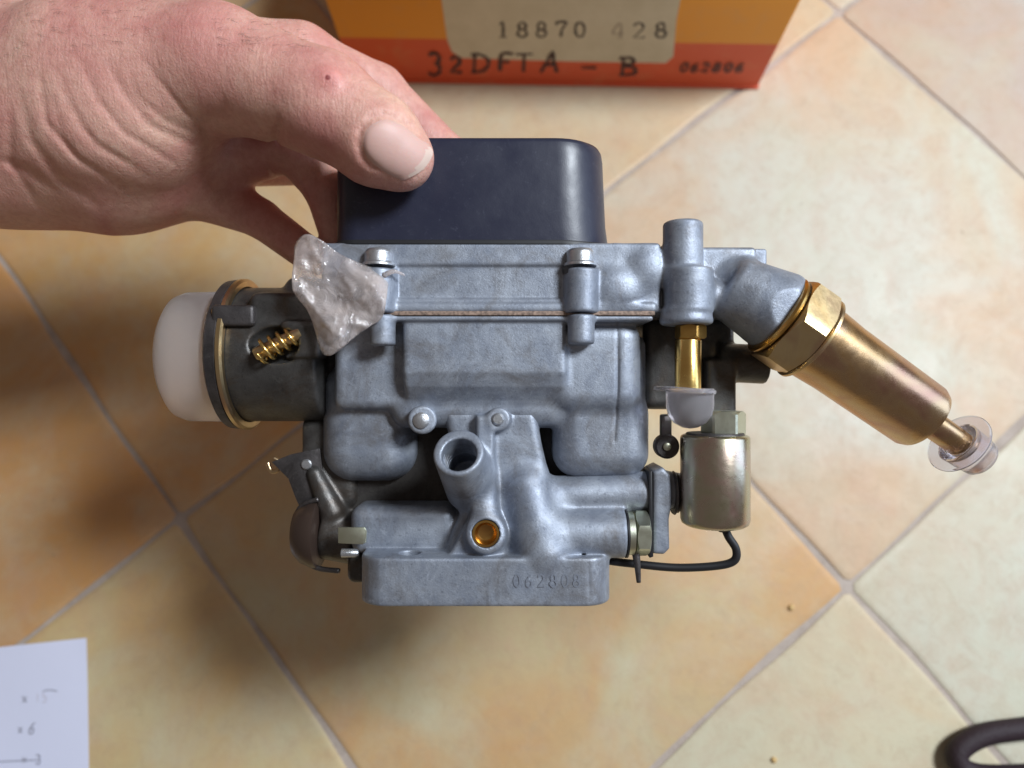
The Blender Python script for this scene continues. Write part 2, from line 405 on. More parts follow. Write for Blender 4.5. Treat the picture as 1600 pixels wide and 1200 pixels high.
        def fn(X, Y, Z):
            C = [X, Y, Z]; A, B, T = C[ia], C[ib], C[ic]
            d2 = np.full(np.broadcast(A, B).shape, 1e9, np.float32); ins = np.zeros(d2.shape, bool); n = len(P)
            for i in range(n):
                p, q = P[i], P[(i+1) % n]; e = q-p
                t_ = np.clip(((A-p[0])*e[0]+(B-p[1])*e[1])/(e@e), 0, 1)
                d2 = np.minimum(d2, (A-p[0]-e[0]*t_)**2+(B-p[1]-e[1]*t_)**2)
                if p[1] != q[1]:
                    c = ((p[1] > B) != (q[1] > B)) & (A < (q[0]-p[0])*(B-p[1])/(q[1]-p[1])+p[0]); ins ^= c
            d = np.sqrt(d2)*np.where(ins, -1, 1)+rd; t_ = np.abs(T-(lo+hi)/2)-(hi-lo)/2+rd
            return np.minimum(np.maximum(d, t_), 0)+np.sqrt(np.maximum(d, 0)**2+np.maximum(t_, 0)**2)-rd
        s.apply(np.array(L), np.array(H), fn, k, op)
    def groove(s, pts, width, amount, dmax, dmin=-1e9, soft=1.):
        """press a line (photo pixels) into the near surface"""
        P = [np.array([(a-800.), 600.-b]) for a, b in pts]; mn = np.min(P, 0)-3*width; mx = np.max(P, 0)+3*width
        r = s.sub([mn[0], dmin if dmin > -1e8 else s.o[1], mn[1]], [mx[0], dmax, mx[1]])
        if r is None: return
        sl, X, Y, Z = r; q = 1+Y/F; A = X/q; B = Z/q
        d2 = np.full(np.broadcast(A, B).shape, 1e9, np.float32); tot = sum(np.linalg.norm(P[i+1]-P[i]) for i in range(len(P)-1)); acc = 0; par = np.zeros_like(d2)
        for i in range(len(P)-1):
            e = P[i+1]-P[i]; le = np.linalg.norm(e); t_ = np.clip(((A-P[i][0])*e[0]+(B-P[i][1])*e[1])/(e@e), 0, 1)
            dd = (A-P[i][0]-e[0]*t_)**2+(B-P[i][1]-e[1]*t_)**2; mk = dd < d2; par = np.where(mk, (acc+t_*le)/tot, par); d2 = np.minimum(d2, dd); acc += le
        s.v[sl] = s.v[sl] + amount*np.exp(-d2/width**2)*np.sqrt(np.clip(np.sin(PI*np.clip(par, .04, .96)), 0, 1))
    def mesh(s, name, m, parent, ang=0, relax=1):
        v = s.v; v[0] = np.maximum(v[0], .5); v[-1] = np.maximum(v[-1], .5); v[:, 0] = np.maximum(v[:, 0], .5); v[:, -1] = np.maximum(v[:, -1], .5); v[:, :, 0] = np.maximum(v[:, :, 0], .5); v[:, :, -1] = np.maximum(v[:, :, -1], .5)
        ins = v < 0; nx, ny, nz = v.shape
        cnt = np.zeros((nx-1, ny-1, nz-1), np.int8)
        for a in (0, 1):
            for b in (0, 1):
                for c in (0, 1): cnt += ins[a:nx-1+a, b:ny-1+b, c:nz-1+c]
        act = np.argwhere((cnt > 0) & (cnt < 8)); idx = np.full(cnt.shape, -1, np.int64); idx[tuple(act.T)] = np.arange(len(act))
        pos = np.zeros((len(act), 3)); num = np.zeros(len(act)); I, J, L = act.T
        for ax in range(3):
            o1, o2 = [i for i in range(3) if i != ax]
            for b in (0, 1):
                for c in (0, 1):
                    p = act.copy(); p[:, o1] += b; p[:, o2] += c; q = p.copy(); q[:, ax] += 1
                    va = v[tuple(p.T)]; vb = v[tuple(q.T)]; mk = (va < 0) != (vb < 0)
                    t_ = np.where(mk, va/(va-vb+1e-12), 0); pp = p.astype(float); pp[:, ax] += t_
                    pos[mk] += pp[mk]; num[mk] += 1
        pos /= num[:, None]; pos = s.o+pos*s.h
        quads = []
        for ax in range(3):
            o1, o2 = [(1, 2), (2, 0), (0, 1)][ax]
            sa = [slice(None)]*3; sb = [slice(None)]*3; sa[ax] = slice(0, -1); sb[ax] = slice(1, None)
            A, B = ins[tuple(sa)], ins[tuple(sb)]; e = np.argwhere(A != B); fl = A[tuple(e.T)]
            def cell(d1, d2):
                c = e.copy(); c[:, o1] -= d1; c[:, o2] -= d2; return idx[tuple(c.T)]
            q = np.stack([cell(1, 1), cell(0, 1), cell(0, 0), cell(1, 0)], 1); q[~fl] = q[~fl][:, ::-1]; quads.append(q)
        Q = np.concatenate(quads)
        for _ in range(relax):       # one light relaxation takes the voxel steps out
            acc = np.zeros_like(pos); n_ = np.zeros(len(pos))
            for a, b in ((0, 1), (1, 2), (2, 3), (3, 0)):
                for i, j in ((a, b), (b, a)):
                    for c in range(3): acc[:, c] += np.bincount(Q[:, i], pos[Q[:, j], c], len(pos))
                    n_ += np.bincount(Q[:, i], minlength=len(pos))
            pos = pos*.5+.5*acc/np.maximum(n_, 1)[:, None]
        b = np.array(base_of(parent)) if parent else np.array(s.base); P = (pos-b)*K
        me = bpy.data.meshes.new(name); me.vertices.add(len(P)); me.vertices.foreach_set('co', P.ravel())
        me.loops.add(Q.size); me.loops.foreach_set('vertex_index', Q.ravel().astype(np.int32))
        me.polygons.add(len(Q)); me.polygons.foreach_set('loop_start', np.arange(0, Q.size, 4, dtype=np.int32))
        me.update(calc_edges=True); me.validate()
        s.pos, s.Q = pos, Q
        return link(name, me, m, parent, ang)

# ================================================================== FLOOR
ca, sa = math.cos(GA), math.sin(GA)
def grid(i, j, z=0.): return Vector(((GX+i*ca+j*sa)*TILE, (GY+i*sa-j*ca)*TILE, z))
def ray(px, py): return (RT*(px-800)/F + UP*(600-py)/F + FW)
def onfloor(px, py, z=0.):
    d = ray(px, py); return CAMP + d*((z-CAMP.z)/d.z)
fl = bpy.data.meshes.new('floor')
c0 = grid(.5, .5); HS = 3.0; nn = 24
vs = [(c0.x+HS*(2*i/nn-1), c0.y+HS*(2*j/nn-1), -.0011) for j in range(nn+1) for i in range(nn+1)]
fc = [(j*(nn+1)+i, j*(nn+1)+i+1, (j+1)*(nn+1)+i+1, (j+1)*(nn+1)+i) for j in range(nn) for i in range(nn)]
fl.from_pydata(vs, [], fc); floor = link('floor', fl, M['grout'], None, 0); floor['kind'] = 'structure'; floor['label'] = 'pale cement grout bed of the tiled floor'
def tile_mesh(seed):
    rs = random.Random(seed); n = 20; half = TILE/2-.0014; V = []; Fc = []
    ph = [rs.uniform(0, 6.28) for _ in range(8)]
    def wob(t_, s_): return .0007*math.sin(t_*38+ph[s_])+.0005*math.sin(t_*83+ph[s_+4])
    def prof(o):  # ring at inset o
        z = {0: -.0022, 1: -.0006, 2: -.00018, 3: 0.}[o]; ins = {0: 0, 1: .0002, 2: .0012, 3: .003}[o]; pts = []
        h2 = half-ins; c = .0022
        for sd in range(4):
            for k in range(n):
                t_ = -h2+c+(2*h2-2*c)*k/(n-1); e = h2+wob(t_, sd)
                x, y = (t_, -e) if sd == 0 else (e, t_) if sd == 1 else (-t_, e) if sd == 2 else (-e, -t_)
                pts.append((x, y, z))
        return pts
    N = 4*n
    for o in range(4): V += prof(o)
    for o in range(3):
        for k in range(N): Fc.append((o*N+k, o*N+(k+1) % N, (o+1)*N+(k+1) % N, (o+1)*N+k))
    Fc.append(tuple(range(3*N, 4*N)))
    me = bpy.data.meshes.new('tile'); me.from_pydata(V, [], Fc); me.materials.append(M['tile'])
    sharpen(me, 60); return me
TM = [tile_mesh(i) for i in range(3)]
TC = {(0, 0): ((.53, .42, .24), .72), (-1, 0): ((.56, .45, .24), .5), (0, -1): ((.56, .34, .135), .95), (-1, -1): ((.52, .29, .12), 1.),
      (1, 0): ((.60, .56, .46), .55), (1, -1): ((.58, .46, .30), .4), (2, 0): ((.50, .42, .36), .35), (2, -1): ((.58, .52, .40), .2),
      (1, 1): ((.58, .57, .46), .25), (0, 1): ((.57, .53, .38), .3), (2, 1): ((.62, .56, .42), .2), (-1, 1): ((.56, .48, .30), .3), (0, 2): ((.6, .53, .36), .3)}
for i in range(-4, 6):
    for j in range(-4, 5):
        c = grid(i+.5, j+.5)
        o = bpy.data.objects.new('tile', TM[(i*7+j*3) % 3]); COL.objects.link(o); o.parent = floor; o.location = c
        o.rotation_euler = (rng.uniform(-.0012, .0012), rng.uniform(-.0012, .0012), GA+(PI/2)*int(rng.integers(0, 4)))
        cc, al = TC.get((i, j), ((.58+rng.uniform(-.04, .04), .46, .29), .5)); o.color = (*cc, al)

# ================================================================== CARDBOARD BOX
def onplane(px, py, P0, N):
    d = ray(px, py); return CAMP + d*((P0-CAMP).dot(N)/d.dot(N))
bl, br = onfloor(553, 127), onfloor(1183, 138)
ux = (br-bl).normalized(); uz = Vector((0, 0, 1)); ny = ux.cross(uz)      # ny points toward the viewer
if ny.dot(CAMP-bl) < 0: ny = -ny
BW = (br-bl).length; BH = .095; BD = .15
box = wroot('cardboard_box', 'orange and red cardboard carton with cream label and handwriting, standing behind the carburettor', 'box', (bl+br)/2)
BM_ = Matrix((ux, -ny, uz)).transposed(); box.matrix_world = Matrix.Translation((bl+br)/2) @ BM_.to_4x4()
def bpos(px, py):
    p = onplane(px, py, bl, ny)-(bl+br)/2; return p.dot(ux), p.dot(uz)
def wbox(name, x0, x1, y0, y1, z0, z1, m, parent, bev=.0008):
    bm = bmesh.new(); bmesh.ops.create_cube(bm, size=1)
    for v in bm.verts: v.co = ((x0+x1)/2+v.co.x*(x1-x0), (y0+y1)/2+v.co.y*(y1-y0), (z0+z1)/2+v.co.z*(z1-z0))
    bmesh.ops.bevel(bm, geom=bm.edges[:], offset=bev, segments=2, profile=.5, affect='EDGES')
    me = bpy.data.meshes.new(name); bm.to_mesh(me); bm.free(); return link(name, me, m, parent, 50)
wbox('carton_wall', -BW/2, BW/2, 0, BD, .0012, BH, M['card'], box)
wbox('bottom_flap', -BW/2-.0006, BW/2+.0006, -.0009, BD-.002, 0.0002, .0022, M['card'], box, .0004)
lp = [bpos(*q) for q in ((687, -60), (690, 0), (699, 62), (706, 80), (722, 90), (880, 95), (1040, 98), (1052, 88), (1057, 30), (1063, 0), (1072, -60))]
def sheet(name, pts2, y0, th, m, parent):
    bm = bmesh.new(); vs = [bm.verts.new((a, y0, b)) for a, b in pts2]; f = bm.faces.new(vs)
    r = bmesh.ops.extrude_face_region(bm, geom=[f])
    for e in r['geom']:
        if isinstance(e, bmesh.types.BMVert): e.co.y -= th
    bmesh.ops.recalc_face_normals(bm, faces=bm.faces); me = bpy.data.meshes.new(name); bm.to_mesh(me); bm.free(); return link(name, me, m, parent, 40)
label = sheet('label', lp, -.0001, .0002, M['label'], box)
# strokes: each glyph is a list of polylines in a unit cell (x right, y up)
def arc(cx, cy, rx, ry, a0, a1, n=14): return [(cx+rx*math.cos(math.radians(a0+(a1-a0)*i/n)), cy+ry*math.sin(math.radians(a0+(a1-a0)*i/n))) for i in range(n+1)]
GL = {'0': [arc(.5, .5, .36, .5, 90, 450, 20)], '1': [[(.25, .8), (.5, 1), (.5, 0)], [(.2, 0), (.8, 0)]],
 '8': [arc(.5, .75, .28, .25, 90, 450, 16), arc(.5, .26, .36, .26, 90, 450, 16)],
 '7': [[(.12, .82), (.12, 1), (.85, 1), (.5, .5), (.42, 0)]],
 '4': [[(.7, 0), (.7, 1), (.1, .3), (.95, .3)], [(.5, 0), (.9, 0)]],
 '2': [arc(.48, .72, .34, .28, 165, -30, 12)+[(.1, 0), (.9, 0), (.9, .12)]],
 '3': [arc(.42, .75, .34, .25, 150, -80, 12), arc(.42, .26, .40, .28, 85, -150, 14)],
 'D': [[(.15, 0), (.2, 1)], [(.0, .98), (.45, 1), (.85, .75), (.9, .4), (.6, .06), (.0, .0)]],
 'F': [[(.2, 0), (.25, 1), (.95, 1.03)], [(.2, .52), (.75, .56)]],
 'T': [[(.5, 0), (.55, 1)], [(.0, 1), (1.1, 1.02)]],
 'A': [[(.0, 0), (.3, .5), (.62, 1.05), (.68, .5), (.85, 0)], [(.1, .36), (.85, .4)], [(.2, .33), (.7, .5)]],
 'B': [[(.2, 0), (.28, 1.02)], [(.05, 1), (.7, 1.0), (.75, .7), (.3, .55), (.85, .4), (.8, .05), (.05, -.02)]],
 '-': [[(.0, .5), (.9, .5)]],
 '6': [[(.75, 1.0), (.35, .7), (.12, .3), (.35, 0), (.75, .08), (.8, .38), (.5, .5), (.2, .35)]],
 'x': [[(0, 0), (.8, .9)], [(0, .9), (.75, .05)]], '5': [[(.2, .95), (.15, .55), (.55, .55), (.65, .2), (.3, -.05), (0, .1)]],
 'i': [[(.4, 0), (.5, 1)]]}
layer = [0]
def strokes(lines, width, to3, V, Fc, normal, jitter=0.):
    for ln in lines:
        P = [to3(a, b) for a, b in ln]; P = smooth_path(P, 4) if len(P) > 2 and len(P) < 12 else P
        layer[0] += 1; off = normal*(.00002*(layer[0] % 9)); s0 = len(V); N = len(P)
        for i, p in enumerate(P):
            d = (P[min(i+1, N-1)]-P[max(i-1, 0)]).normalized(); sd = d.cross(normal).normalized()
            ww = width*(1+jitter*random.uniform(-1, 1))*(.75 if i in (0, N-1) else 1)/2
            V += [p+sd*ww+off, p-sd*ww+off]
        for i in range(N-1): Fc.append((s0+2*i, s0+2*i+1, s0+2*i+3, s0+2*i+2))
def writing(name, items, m, parent, width, mk3, normal, jitter=.15):
    V = []; Fc = []
    for ch, ex, w_, h_, slant in items:
        strokes(GL[ch], width, lambda a, b: mk3(ex[0]+a*w_+slant*b*h_, ex[1]-b*h_), V, Fc, normal, jitter)
    me = bpy.data.meshes.new(name); me.from_pydata([tuple(v) for v in V], [], Fc); me.update(); return link(name, me, m, parent, 0)
def mkbox(off):
    def f(px, py): a, b = bpos(px, py); return Vector((a, off, b))
    return f
NB = Vector((0, -1, 0))
st = []
for ch, x in zip('18870', (776, 806, 836, 868, 896)): st.append((ch, (x, 57), 20, 23, .0))
writing('stamped_number', st, M['stampink'], box, .0015, mkbox(-.00034), NB, .35)
writing('stamped_number', [(ch, (x, 58), 21, 23, 0) for ch, x in (('2', 988), ('8', 1022))], M['stampink'], box, .0015, mkbox(-.00034), NB, .35)
writing('stamped_number', [('4', (955, 58), 21, 23, 0)], M['stampfaint'], box, .0010, mkbox(-.00034), NB, .35)
hw = [('3', (668, 116), 24, 34, .0), ('2', (702, 112), 20, 24, .0), ('D', (736, 112), 30, 28, .0), ('F', (776, 110), 26, 26, .05), ('T', (806, 111), 24, 27, 0), ('A', (845, 112), 30, 30, 0),
      ('-', (908, 116), 26, 22, 0), ('B', (966, 116), 30, 26, 0)]
writing('handwriting', hw, M['pen'], box, .0021, mkbox(-.00058), NB, .35)
writing('handwriting', [(ch, (x, 111), 13, 13, .4) for ch, x in zip('062806', (1060, 1077, 1093, 1111, 1129, 1147))], M['pen'], box, .0014, mkbox(-.00058), NB, .35)

# ================================================================== PAPER, CABLE, CRUMBS
pp = [onfloor(*q, .0) for q in ((139, 996), (141, 1260), (-160, 1275), (-150, 1027))]
pc = sum(pp, Vector())/4
paper = bpy.data.objects.new('paper_sheet', None)
bm = bmesh.new(); n = 14; gr = []
for j in range(n+1):
    row = []
    for i in range(n+1):
        a, b = i/n, j/n; q = (pp[0]*(1-a)+pp[3]*a)*(1-b)+(pp[1]*(1-a)+pp[2]*a)*b
        z = .0008+.0016*(1-b)**3*(1-a)**2+.0004*math.sin(a*5+b*3); row.append(bm.verts.new((q.x-pc.x, q.y-pc.y, z)))
    gr.append(row)
for j in range(n):
    for i in range(n): bm.faces.new((gr[j][i], gr[j][i+1], gr[j+1][i+1], gr[j+1][i]))
bmesh.ops.recalc_face_normals(bm, faces=bm.faces)
if sum(f.normal.z for f in bm.faces) < 0: bmesh.ops.reverse_faces(bm, faces=bm.faces)
bmesh.ops.solidify(bm, geom=bm.faces[:], thickness=.00025)
me = bpy.data.meshes.new('paper_sheet'); bm.to_mesh(me); bm.free()
paper = link('paper_sheet', me, M['paper'], None, 50); paper.location = (pc.x, pc.y, 0)
paper['label'] = 'white paper sheet with pencilled quantities lying on the tiles in the corner'; paper['category'] = 'paper'
def mkpap(px, py):
    p = onfloor(px, py, .0016); q = p-Vector((pc.x, pc.y, 0)); hit, loc, nrm, _ = paper.ray_cast(Vector((q.x, q.y, .05)), Vector((0, 0, -1)))
    return Vector((q.x, q.y, (loc.z if hit else .002)+.00008))
bpy.context.view_layer.update()
Zn = Vector((0, 0, 1))
writing('pencil_writing', [('x', (34, 1098), 9, 11, 0), ('x', (27, 1146), 8, 10, 0), ('x', (33, 1192), 8, 8, 0)], M['pencil'], paper, .0009, mkpap, Zn)
writing('pencil_writing', [('6', (42, 1147), 10, 18, .25), ('3', (54, 1194), 9, 14, 0)], M['pencil'], paper, .0007, mkpap, Zn)
writing('pencil_writing', [('i', (56, 1097), 5, 13, 0), ('5', (66, 1097), 9, 15, 0)], M['pencilfaint'], paper, .0007, mkpap, Zn)
V = []; Fc = []
for ln in ([(66, 1081), (76, 1078), (90, 1080)], [(-20, 1192), (20, 1190), (60, 1188)]):
    V = []; Fc = []; strokes([ln], .0006, mkpap, V, Fc, Zn)
    me = bpy.data.meshes.new('pencil_line'); me.from_pydata([tuple(v) for v in V], [], Fc); link('pencil_line', me, M['pencil'], paper, 0)
cb = onfloor(1640, 1170)
cbp = [(1500, 1170), (1538, 1148), (1600, 1138), (1680, 1130), (1760, 1135), (1790, 1160), (1750, 1190), (1670, 1205), (1590, 1212), (1528, 1210), (1499, 1194)]
path = smooth_path([onfloor(x, y, .0062)-cb for x, y in cbp], 10, True)
V, Fc = tube_vf(path, .0050, 18, True)
me = bpy.data.meshes.new('rubber_ring'); me.from_pydata([tuple(v) for v in V], [], Fc)
o = link('rubber_hose_loop', me, M['hose'], None, 0); o.location = cb
o['label'] = 'dark brown rubber loop lying on the tiles in the lower right corner'; o['category'] = 'rubber loop'
for (x, y, r, lab) in ((1236, 949, .0016, 'tan crumb lying on the tile left of the tile joint crossing'), (1209, 1187, .0014, 'tan crumb near the bottom edge of the photo, lower of the two crumbs')):
    bm = bmesh.new(); bmesh.ops.create_icosphere(bm, subdivisions=2, radius=r)
    for v in bm.verts: v.co *= 1+.35*noise.noise(v.co*900+Vector((x, y, 0))); v.co.z *= .6
    me = bpy.data.meshes.new('crumb'); bm.to_mesh(me); bm.free(); o = link('crumb', me, M['crumb'], None, 0)
    o.location = onfloor(x, y)+Vector((0, 0, r*.45)); o['label'] = lab; o['category'] = 'crumb'; o['group'] = 'crumbs on the floor'

# ================================================================== CARBURETTOR
carb = root('carburettor', 'grey zinc twin-barrel carburettor with gold and brass fittings, held above the tiles by the hand', 'carburettor', S(760, 943, 110))
X_, Y_, Z_ = Vector((1, 0, 0)), Vector((0, 1, 0)), Vector((0, 0, 1))
# ---- lid
L = Vol(478, 1262, 336, 560, -45, 300, 2.1)
L.box(502, 1032, 379, 488, 0, 270, 5, 0)
L.box(1000, 1184, 385, 488, 14, 175, 8, 6)
L.box(1176, 1199, 388, 440, 40, 120, 4, 2)
L.poly([(960, 380), (1040, 393), (1040, 420), (960, 420)], 'y', 2, 200, 4, 4)
L.box(500, 1024, 474, 488, -5, 275, 4, 6)                                   # joint flange
L.box(620, 884, 415, 466, -20, 4, 3, 4, 'sub')                              # pocket between the screws
for x, r in ((592, 25), (908, 26)):
    L.cyl(S(x, 421, -2), S(x, 489, -2), r, 3, 7)
L.ell(S(962, 452, 8), (46, 20, 40), 6); L.ell(S(1012, 420, 2), (26, 12, 30), 8)
L.cyl(S(1067, 347, 6), S(1067, 440, 6), 31, 6, 8)
L.cyl(S(1076, 420, 0), S(1076, 489, 0), 38, 5, 9)
L.cyl(S(1072, 478, 2), S(1072, 508, 2), 36, 9, 6, 'add', 43)
L.cone(S(1150, 436, 30), 34, S(1205, 478, 20), 60, 12)
L.cyl(S(1136, 446, 26), S(1224, 495, 10), 50, 12, 12, 'add', 66)
L.cyl(S(900, 404, -2), S(900, 412, -2), 3, 1, 0, 'sub')
L.cone(S(1085, 445, 10), 20, S(1135, 470, 10), 22, 10)
L.box(880, 892, 414, 428, -14, 6, 1, 1, 'sub')
lid = L.mesh('lid_casting', M['cast'], carb)
# ---- gaskets
def slab(name, x0, x1, y0, y1, d0, d1, m, bev=1.5): 
    return rbox(name, ((x0+x1)/2-800, (d0+d1)/2, 600-(y0+y1)/2), ((x1-x0)/2, (d1-d0)/2, (y1-y0)/2), m, carb, bev)
slab('gasket', 502, 1022, 486.6, 493.4, -6.8, 273, M['gasket'], 1.2)
# ---- float chamber casting
B = Vol(440, 1060, 486, 790, -34, 300, 2.1)
B.box(502, 1020, 493, 502, -5, 270, 4, 0)
B.poly([(2, 497), (2, 582), (10, 604), (30, 630), (60, 648), (90, 652), (230, 652), (230, 497)], 'x', 628, 886, 9, 5)
B.box(860, 1006, 497, 648, 14, 230, 34, 12)
B.box(866, 1020, 610, 750, 30, 220, 40, 10)
B.box(960, 1012, 520, 650, 60, 230, 22, 8)
B.box(520, 660, 497, 640, 34, 240, 16, 8)
B.box(494, 646, 560, 757, 60, 260, 52, 12)
B.cyl(S(908, 492, -4), S(908, 538, -4), 21, 4, 7); B.cyl(S(598, 492, 4), S(598, 540, 4), 20, 4, 7)
B.cone(S(640, 640, 60), 30, S(860, 640, 60), 30, 10)
B.groove([(965, 505), (965, 600), (960, 690)], 2.4, 3.2, 90)
body = B.mesh('float_chamber_casting', M['cast'], carb)
# ---- throttle body
T = Vol(520, 1030, 620, 960, -80, 300, 2.1)
T.poly([(690, 640), (838, 640), (846, 690), (862, 760), (900, 812), (905, 868), (690, 868), (720, 800), (705, 700)], 'y', 30, 190, 14, 0)
T.poly([(744, 650), (772, 650), (772, 800), (790, 868), (700, 868), (742, 800)], 'y', 8, 60, 6, 10)
T.cone(S(822, 760, 40), 34, S(850, 860, 30), 50, 20)
T.cyl(S(716, 706, -56), S(738, 762, 60), 38, 4, 12, 'add', 44)
T.cyl(S(715, 704, -70), S(731, 744, 20), 26.5, 3, 2, 'sub')
T.cyl(S(660, 656, 16), S(660, 656, 70), 23, 4, 6); T.cyl(S(779, 655, 10), S(779, 655, 60), 19, 4, 8)
T.box(640, 860, 640, 668, 50, 180, 6, 6)
T.cyl(S(759, 834, -6), S(759, 834, 60), 31, 5, 16); T.cone(S(757, 760, 26), 16, S(759, 834, 10), 26, 12)
T.cyl(S(759, 834, -20), S(759, 834, 22), 21.5, 2, 1, 'sub')
T.cyl(S(850, 833, 34), S(976, 833, 34), 37, 4, 14, 'add', 39)
T.cyl(S(860, 775, 64), S(1014, 768, 64), 33, 4, 14, 'add', 34)
T.box(545, 712, 792, 868, 50, 230, 20, 12)
T.box(600, 900, 800, 868, 70, 220, 20, 12)
fp = []
def rrect(x0, x1, y0, y1, r, n=7):
    out = []
    for cx, cy, a0 in ((x1-r, y0+r, -90), (x1-r, y1-r, 0), (x0+r, y1-r, 90), (x0+r, y0+r, 180)):
        for i in range(n+1):
            a = math.radians(a0+90*i/n); out.append((cx+r*math.cos(a), cy+r*math.sin(a)))
    return out
T.poly(rrect(560, 956, -14, 250, 44), 'z', 869, 944, 4, 5)
for x in (637, 912): T.cyl((x-800, 24, 600-840), (x-800, 24, 600-885), 17, 2, 1, 'sub')
T.groove([(920, 880), (921, 940)], 2, 1.5, 60)
thr = T.mesh('throttle_body_casting', M['cast'], carb)
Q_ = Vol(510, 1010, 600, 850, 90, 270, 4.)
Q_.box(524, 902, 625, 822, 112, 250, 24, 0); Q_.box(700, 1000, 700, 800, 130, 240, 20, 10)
Q_.mesh('barrel_casting', M['core'], carb)  # dark block added behind, so the gaps look black instead of showing floor
# ring thread inside the open boss
ax_b = (S(738, 762, 60)-S(716, 706, -56)).normalized()
Vt = []; Ft = []
for i in range(5):
    o_ = S(716, 706, -56)+ax_b*(16+i*9); lathe_vf(o_, ax_b, [(0, 27), (2, 24.5), (4, 27)], 40, 0, Vt, Ft)
obj_u('thread', Vt, Ft, M['cast'], carb, 30)
# brass plug, boss screws
lathe('brass_plug', S(759, 834, -8), Y_, [(0, 21), (0, 17.5), (8, 16), (12, 12), (13, 0)], M['brassd'], carb, 40)
for nm, x, y, d, r in (('boss_screw', 658, 657, 12, 13), ('boss_screw', 778, 655, 6, 10)):
    lathe(nm, S(x, y, d), Y_, [(-3, 0), (-3, r*.7), (0, r), (8, r)], M['screw'], carb, 32)
# cheese-head screws of the lid
def lid_screw(x, y, d, r, hgt, top=0):
    s_ = lathe('lid_screw', S(x, y, d), -Z_, [(0, 0), (0, r*.82), (3, r*.95), (6, r), (hgt, r), (hgt+1, r*.9), (hgt+1, 0)], M['screw'], carb, 44)
    lathe('washer', S(x, y+hgt+2, d), -Z_, [(-1, 0), (-1, r*1.1), (1, r*1.16), (4, r*1.16), (4, 0)], M['screw'], s_, 44)
    return s_
lid_screw(592, 390, -4, 22, 20); lid_screw(907, 390, -4, 22, 20)
# struck serial number on the base flange
def mkst(px, py): return (S(px, py, -14.8)-base_of(carb))*K
V = []; Fc = []
for ch, x in zip('062808', (801, 820, 839, 858, 876, 894)):
    strokes(GL[ch], 2.2*K, lambda a, b: mkst(x+a*13, 917-b*19), V, Fc, Vector((0, -1, 0)), .5)
me = bpy.data.meshes.new('struck_number'); me.from_pydata([tuple(v) for v in V], [], Fc); link('struck_number', me, M['stamp'], carb, 0)
# ---- fuel inlet tube at the lid
hexnut('inlet_hex', S(1079, 508, 4), -Z_, 25, 22, M['brassd'], carb, .35)
lathe('inlet_tube', S(1075, 530, 4), -Z_, [(0, 0), (0, 19), (2, 20.5), (78, 20.5), (80, 17), (80, 0)], M['brass'], carb, 48)
# ---- dark brackets behind the right side
C2 = Vol(984, 1230, 488, 660, 20, 240, 3.)
C2.box(1006, 1150, 498, 640, 100, 200, 14, 0); C2.cyl(S(1120, 566, 96), S(1204, 570, 96), 33, 6, 10); C2.box(1104, 1152, 560, 652, 60, 120, 8, 8)
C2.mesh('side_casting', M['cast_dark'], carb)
# ---- idle cut-off solenoid
sol = lathe('solenoid', S(1117, 679, 20), -Z_, [(0, 0), (0, 49), (2, 52.5), (5, 54), (134, 54), (140, 52), (144, 46), (145, 0)], M['irid'], carb, 64)
hexnut('solenoid_hex', S(1130, 642, 30), -Z_, 36, 40, M['green_steel'], sol, .2)
lathe('solenoid_collar', S(1117, 676, 20), -Z_, [(0, 0), (0, 44), (3, 46), (5, 46), (5, 0)], M['dark_steel'], sol, 48)
wp = smooth_path([S(1131, 820, 24), S(1138, 838, 22), S(1150, 858, 22), S(1147, 876, 24), S(1120, 884, 30), S(1060, 887, 40), S(1000, 882, 50), S(940, 874, 70), S(900, 860, 110)], 8)
V, Fc = tube_vf(wp, 6.6, 12); obj_u('wire', V, Fc, M['rubber'], sol, 0)
lathe('wire_grommet', S(1130, 822, 22), -Z_, [(0, 0), (0, 12), (5, 11), (9, 7), (9, 0)], M['rubber'], sol, 24)
# ---- throttle spindle, nut, levers
lathe('spindle_washer', S(976, 833, 34), X_, [(0, 0), (0, 39), (3, 39), (3, 0)], M['rubber'], carb, 44)
lathe('spindle_washer', S(980, 833, 34), X_, [(0, 0), (0, 34), (9, 34), (10, 0)], M['green_steel'], carb, 44)
hexnut('spindle_nut', S(991, 833, 34), X_, 37, 22, M['green_steel'], carb, .55)
plate('seal_plate', [(1014, 738), (1019, 736), (1021, 870), (1015, 872)], 26, 110, M['rubber'], carb, .8)
P2 = Vol(1012, 1080, 680, 885, 0, 150, 2.4)
P2.poly([(1021, 737), (1036, 730), (1048, 742), (1050, 790), (1046, 812), (1047, 858), (1038, 867), (1021, 866)], 'y', 24, 105, 5, 0)
P2.cyl(S(1030, 762, 60), S(1062, 768, 60), 30, 6, 4)
P2.mesh('diaphragm_cover', M['cast'], carb)
V = []; Fc = []
for i in range(5): lathe_vf(S(1050+i*5, 770, 56), X_, [(0, 0), (0, 34-i*3), (3, 36-i*3), (5, 33-i*3), (5, 0)], 32, 0, V, Fc)
obj_u('bellows', V, Fc, M['dark_steel'], carb, 30)
lathe('link_bush', S(1043, 698, 40), Y_, [(0, 6), (0, 17), (3, 20), (20, 20)], M['dark_steel'], carb, 32)
lathe('link_pin', S(1043, 698, 36), Y_, [(0, 0), (0, 5), (1, 6.5), (12, 6.5)], M['green_steel'], carb, 20)
rbox('link_arm', S(1040, 672, 52), (9, 8, 26), M['cast_dark'], carb, 4)
V, Fc = tube_vf(smooth_path([S(993, 860, 30), S(996, 884, 28), S(998, 910, 28)], 5), lambda a: 7-3.5*a, 12); obj_u('split_pin', V, Fc, M['dark_steel'], carb, 0)
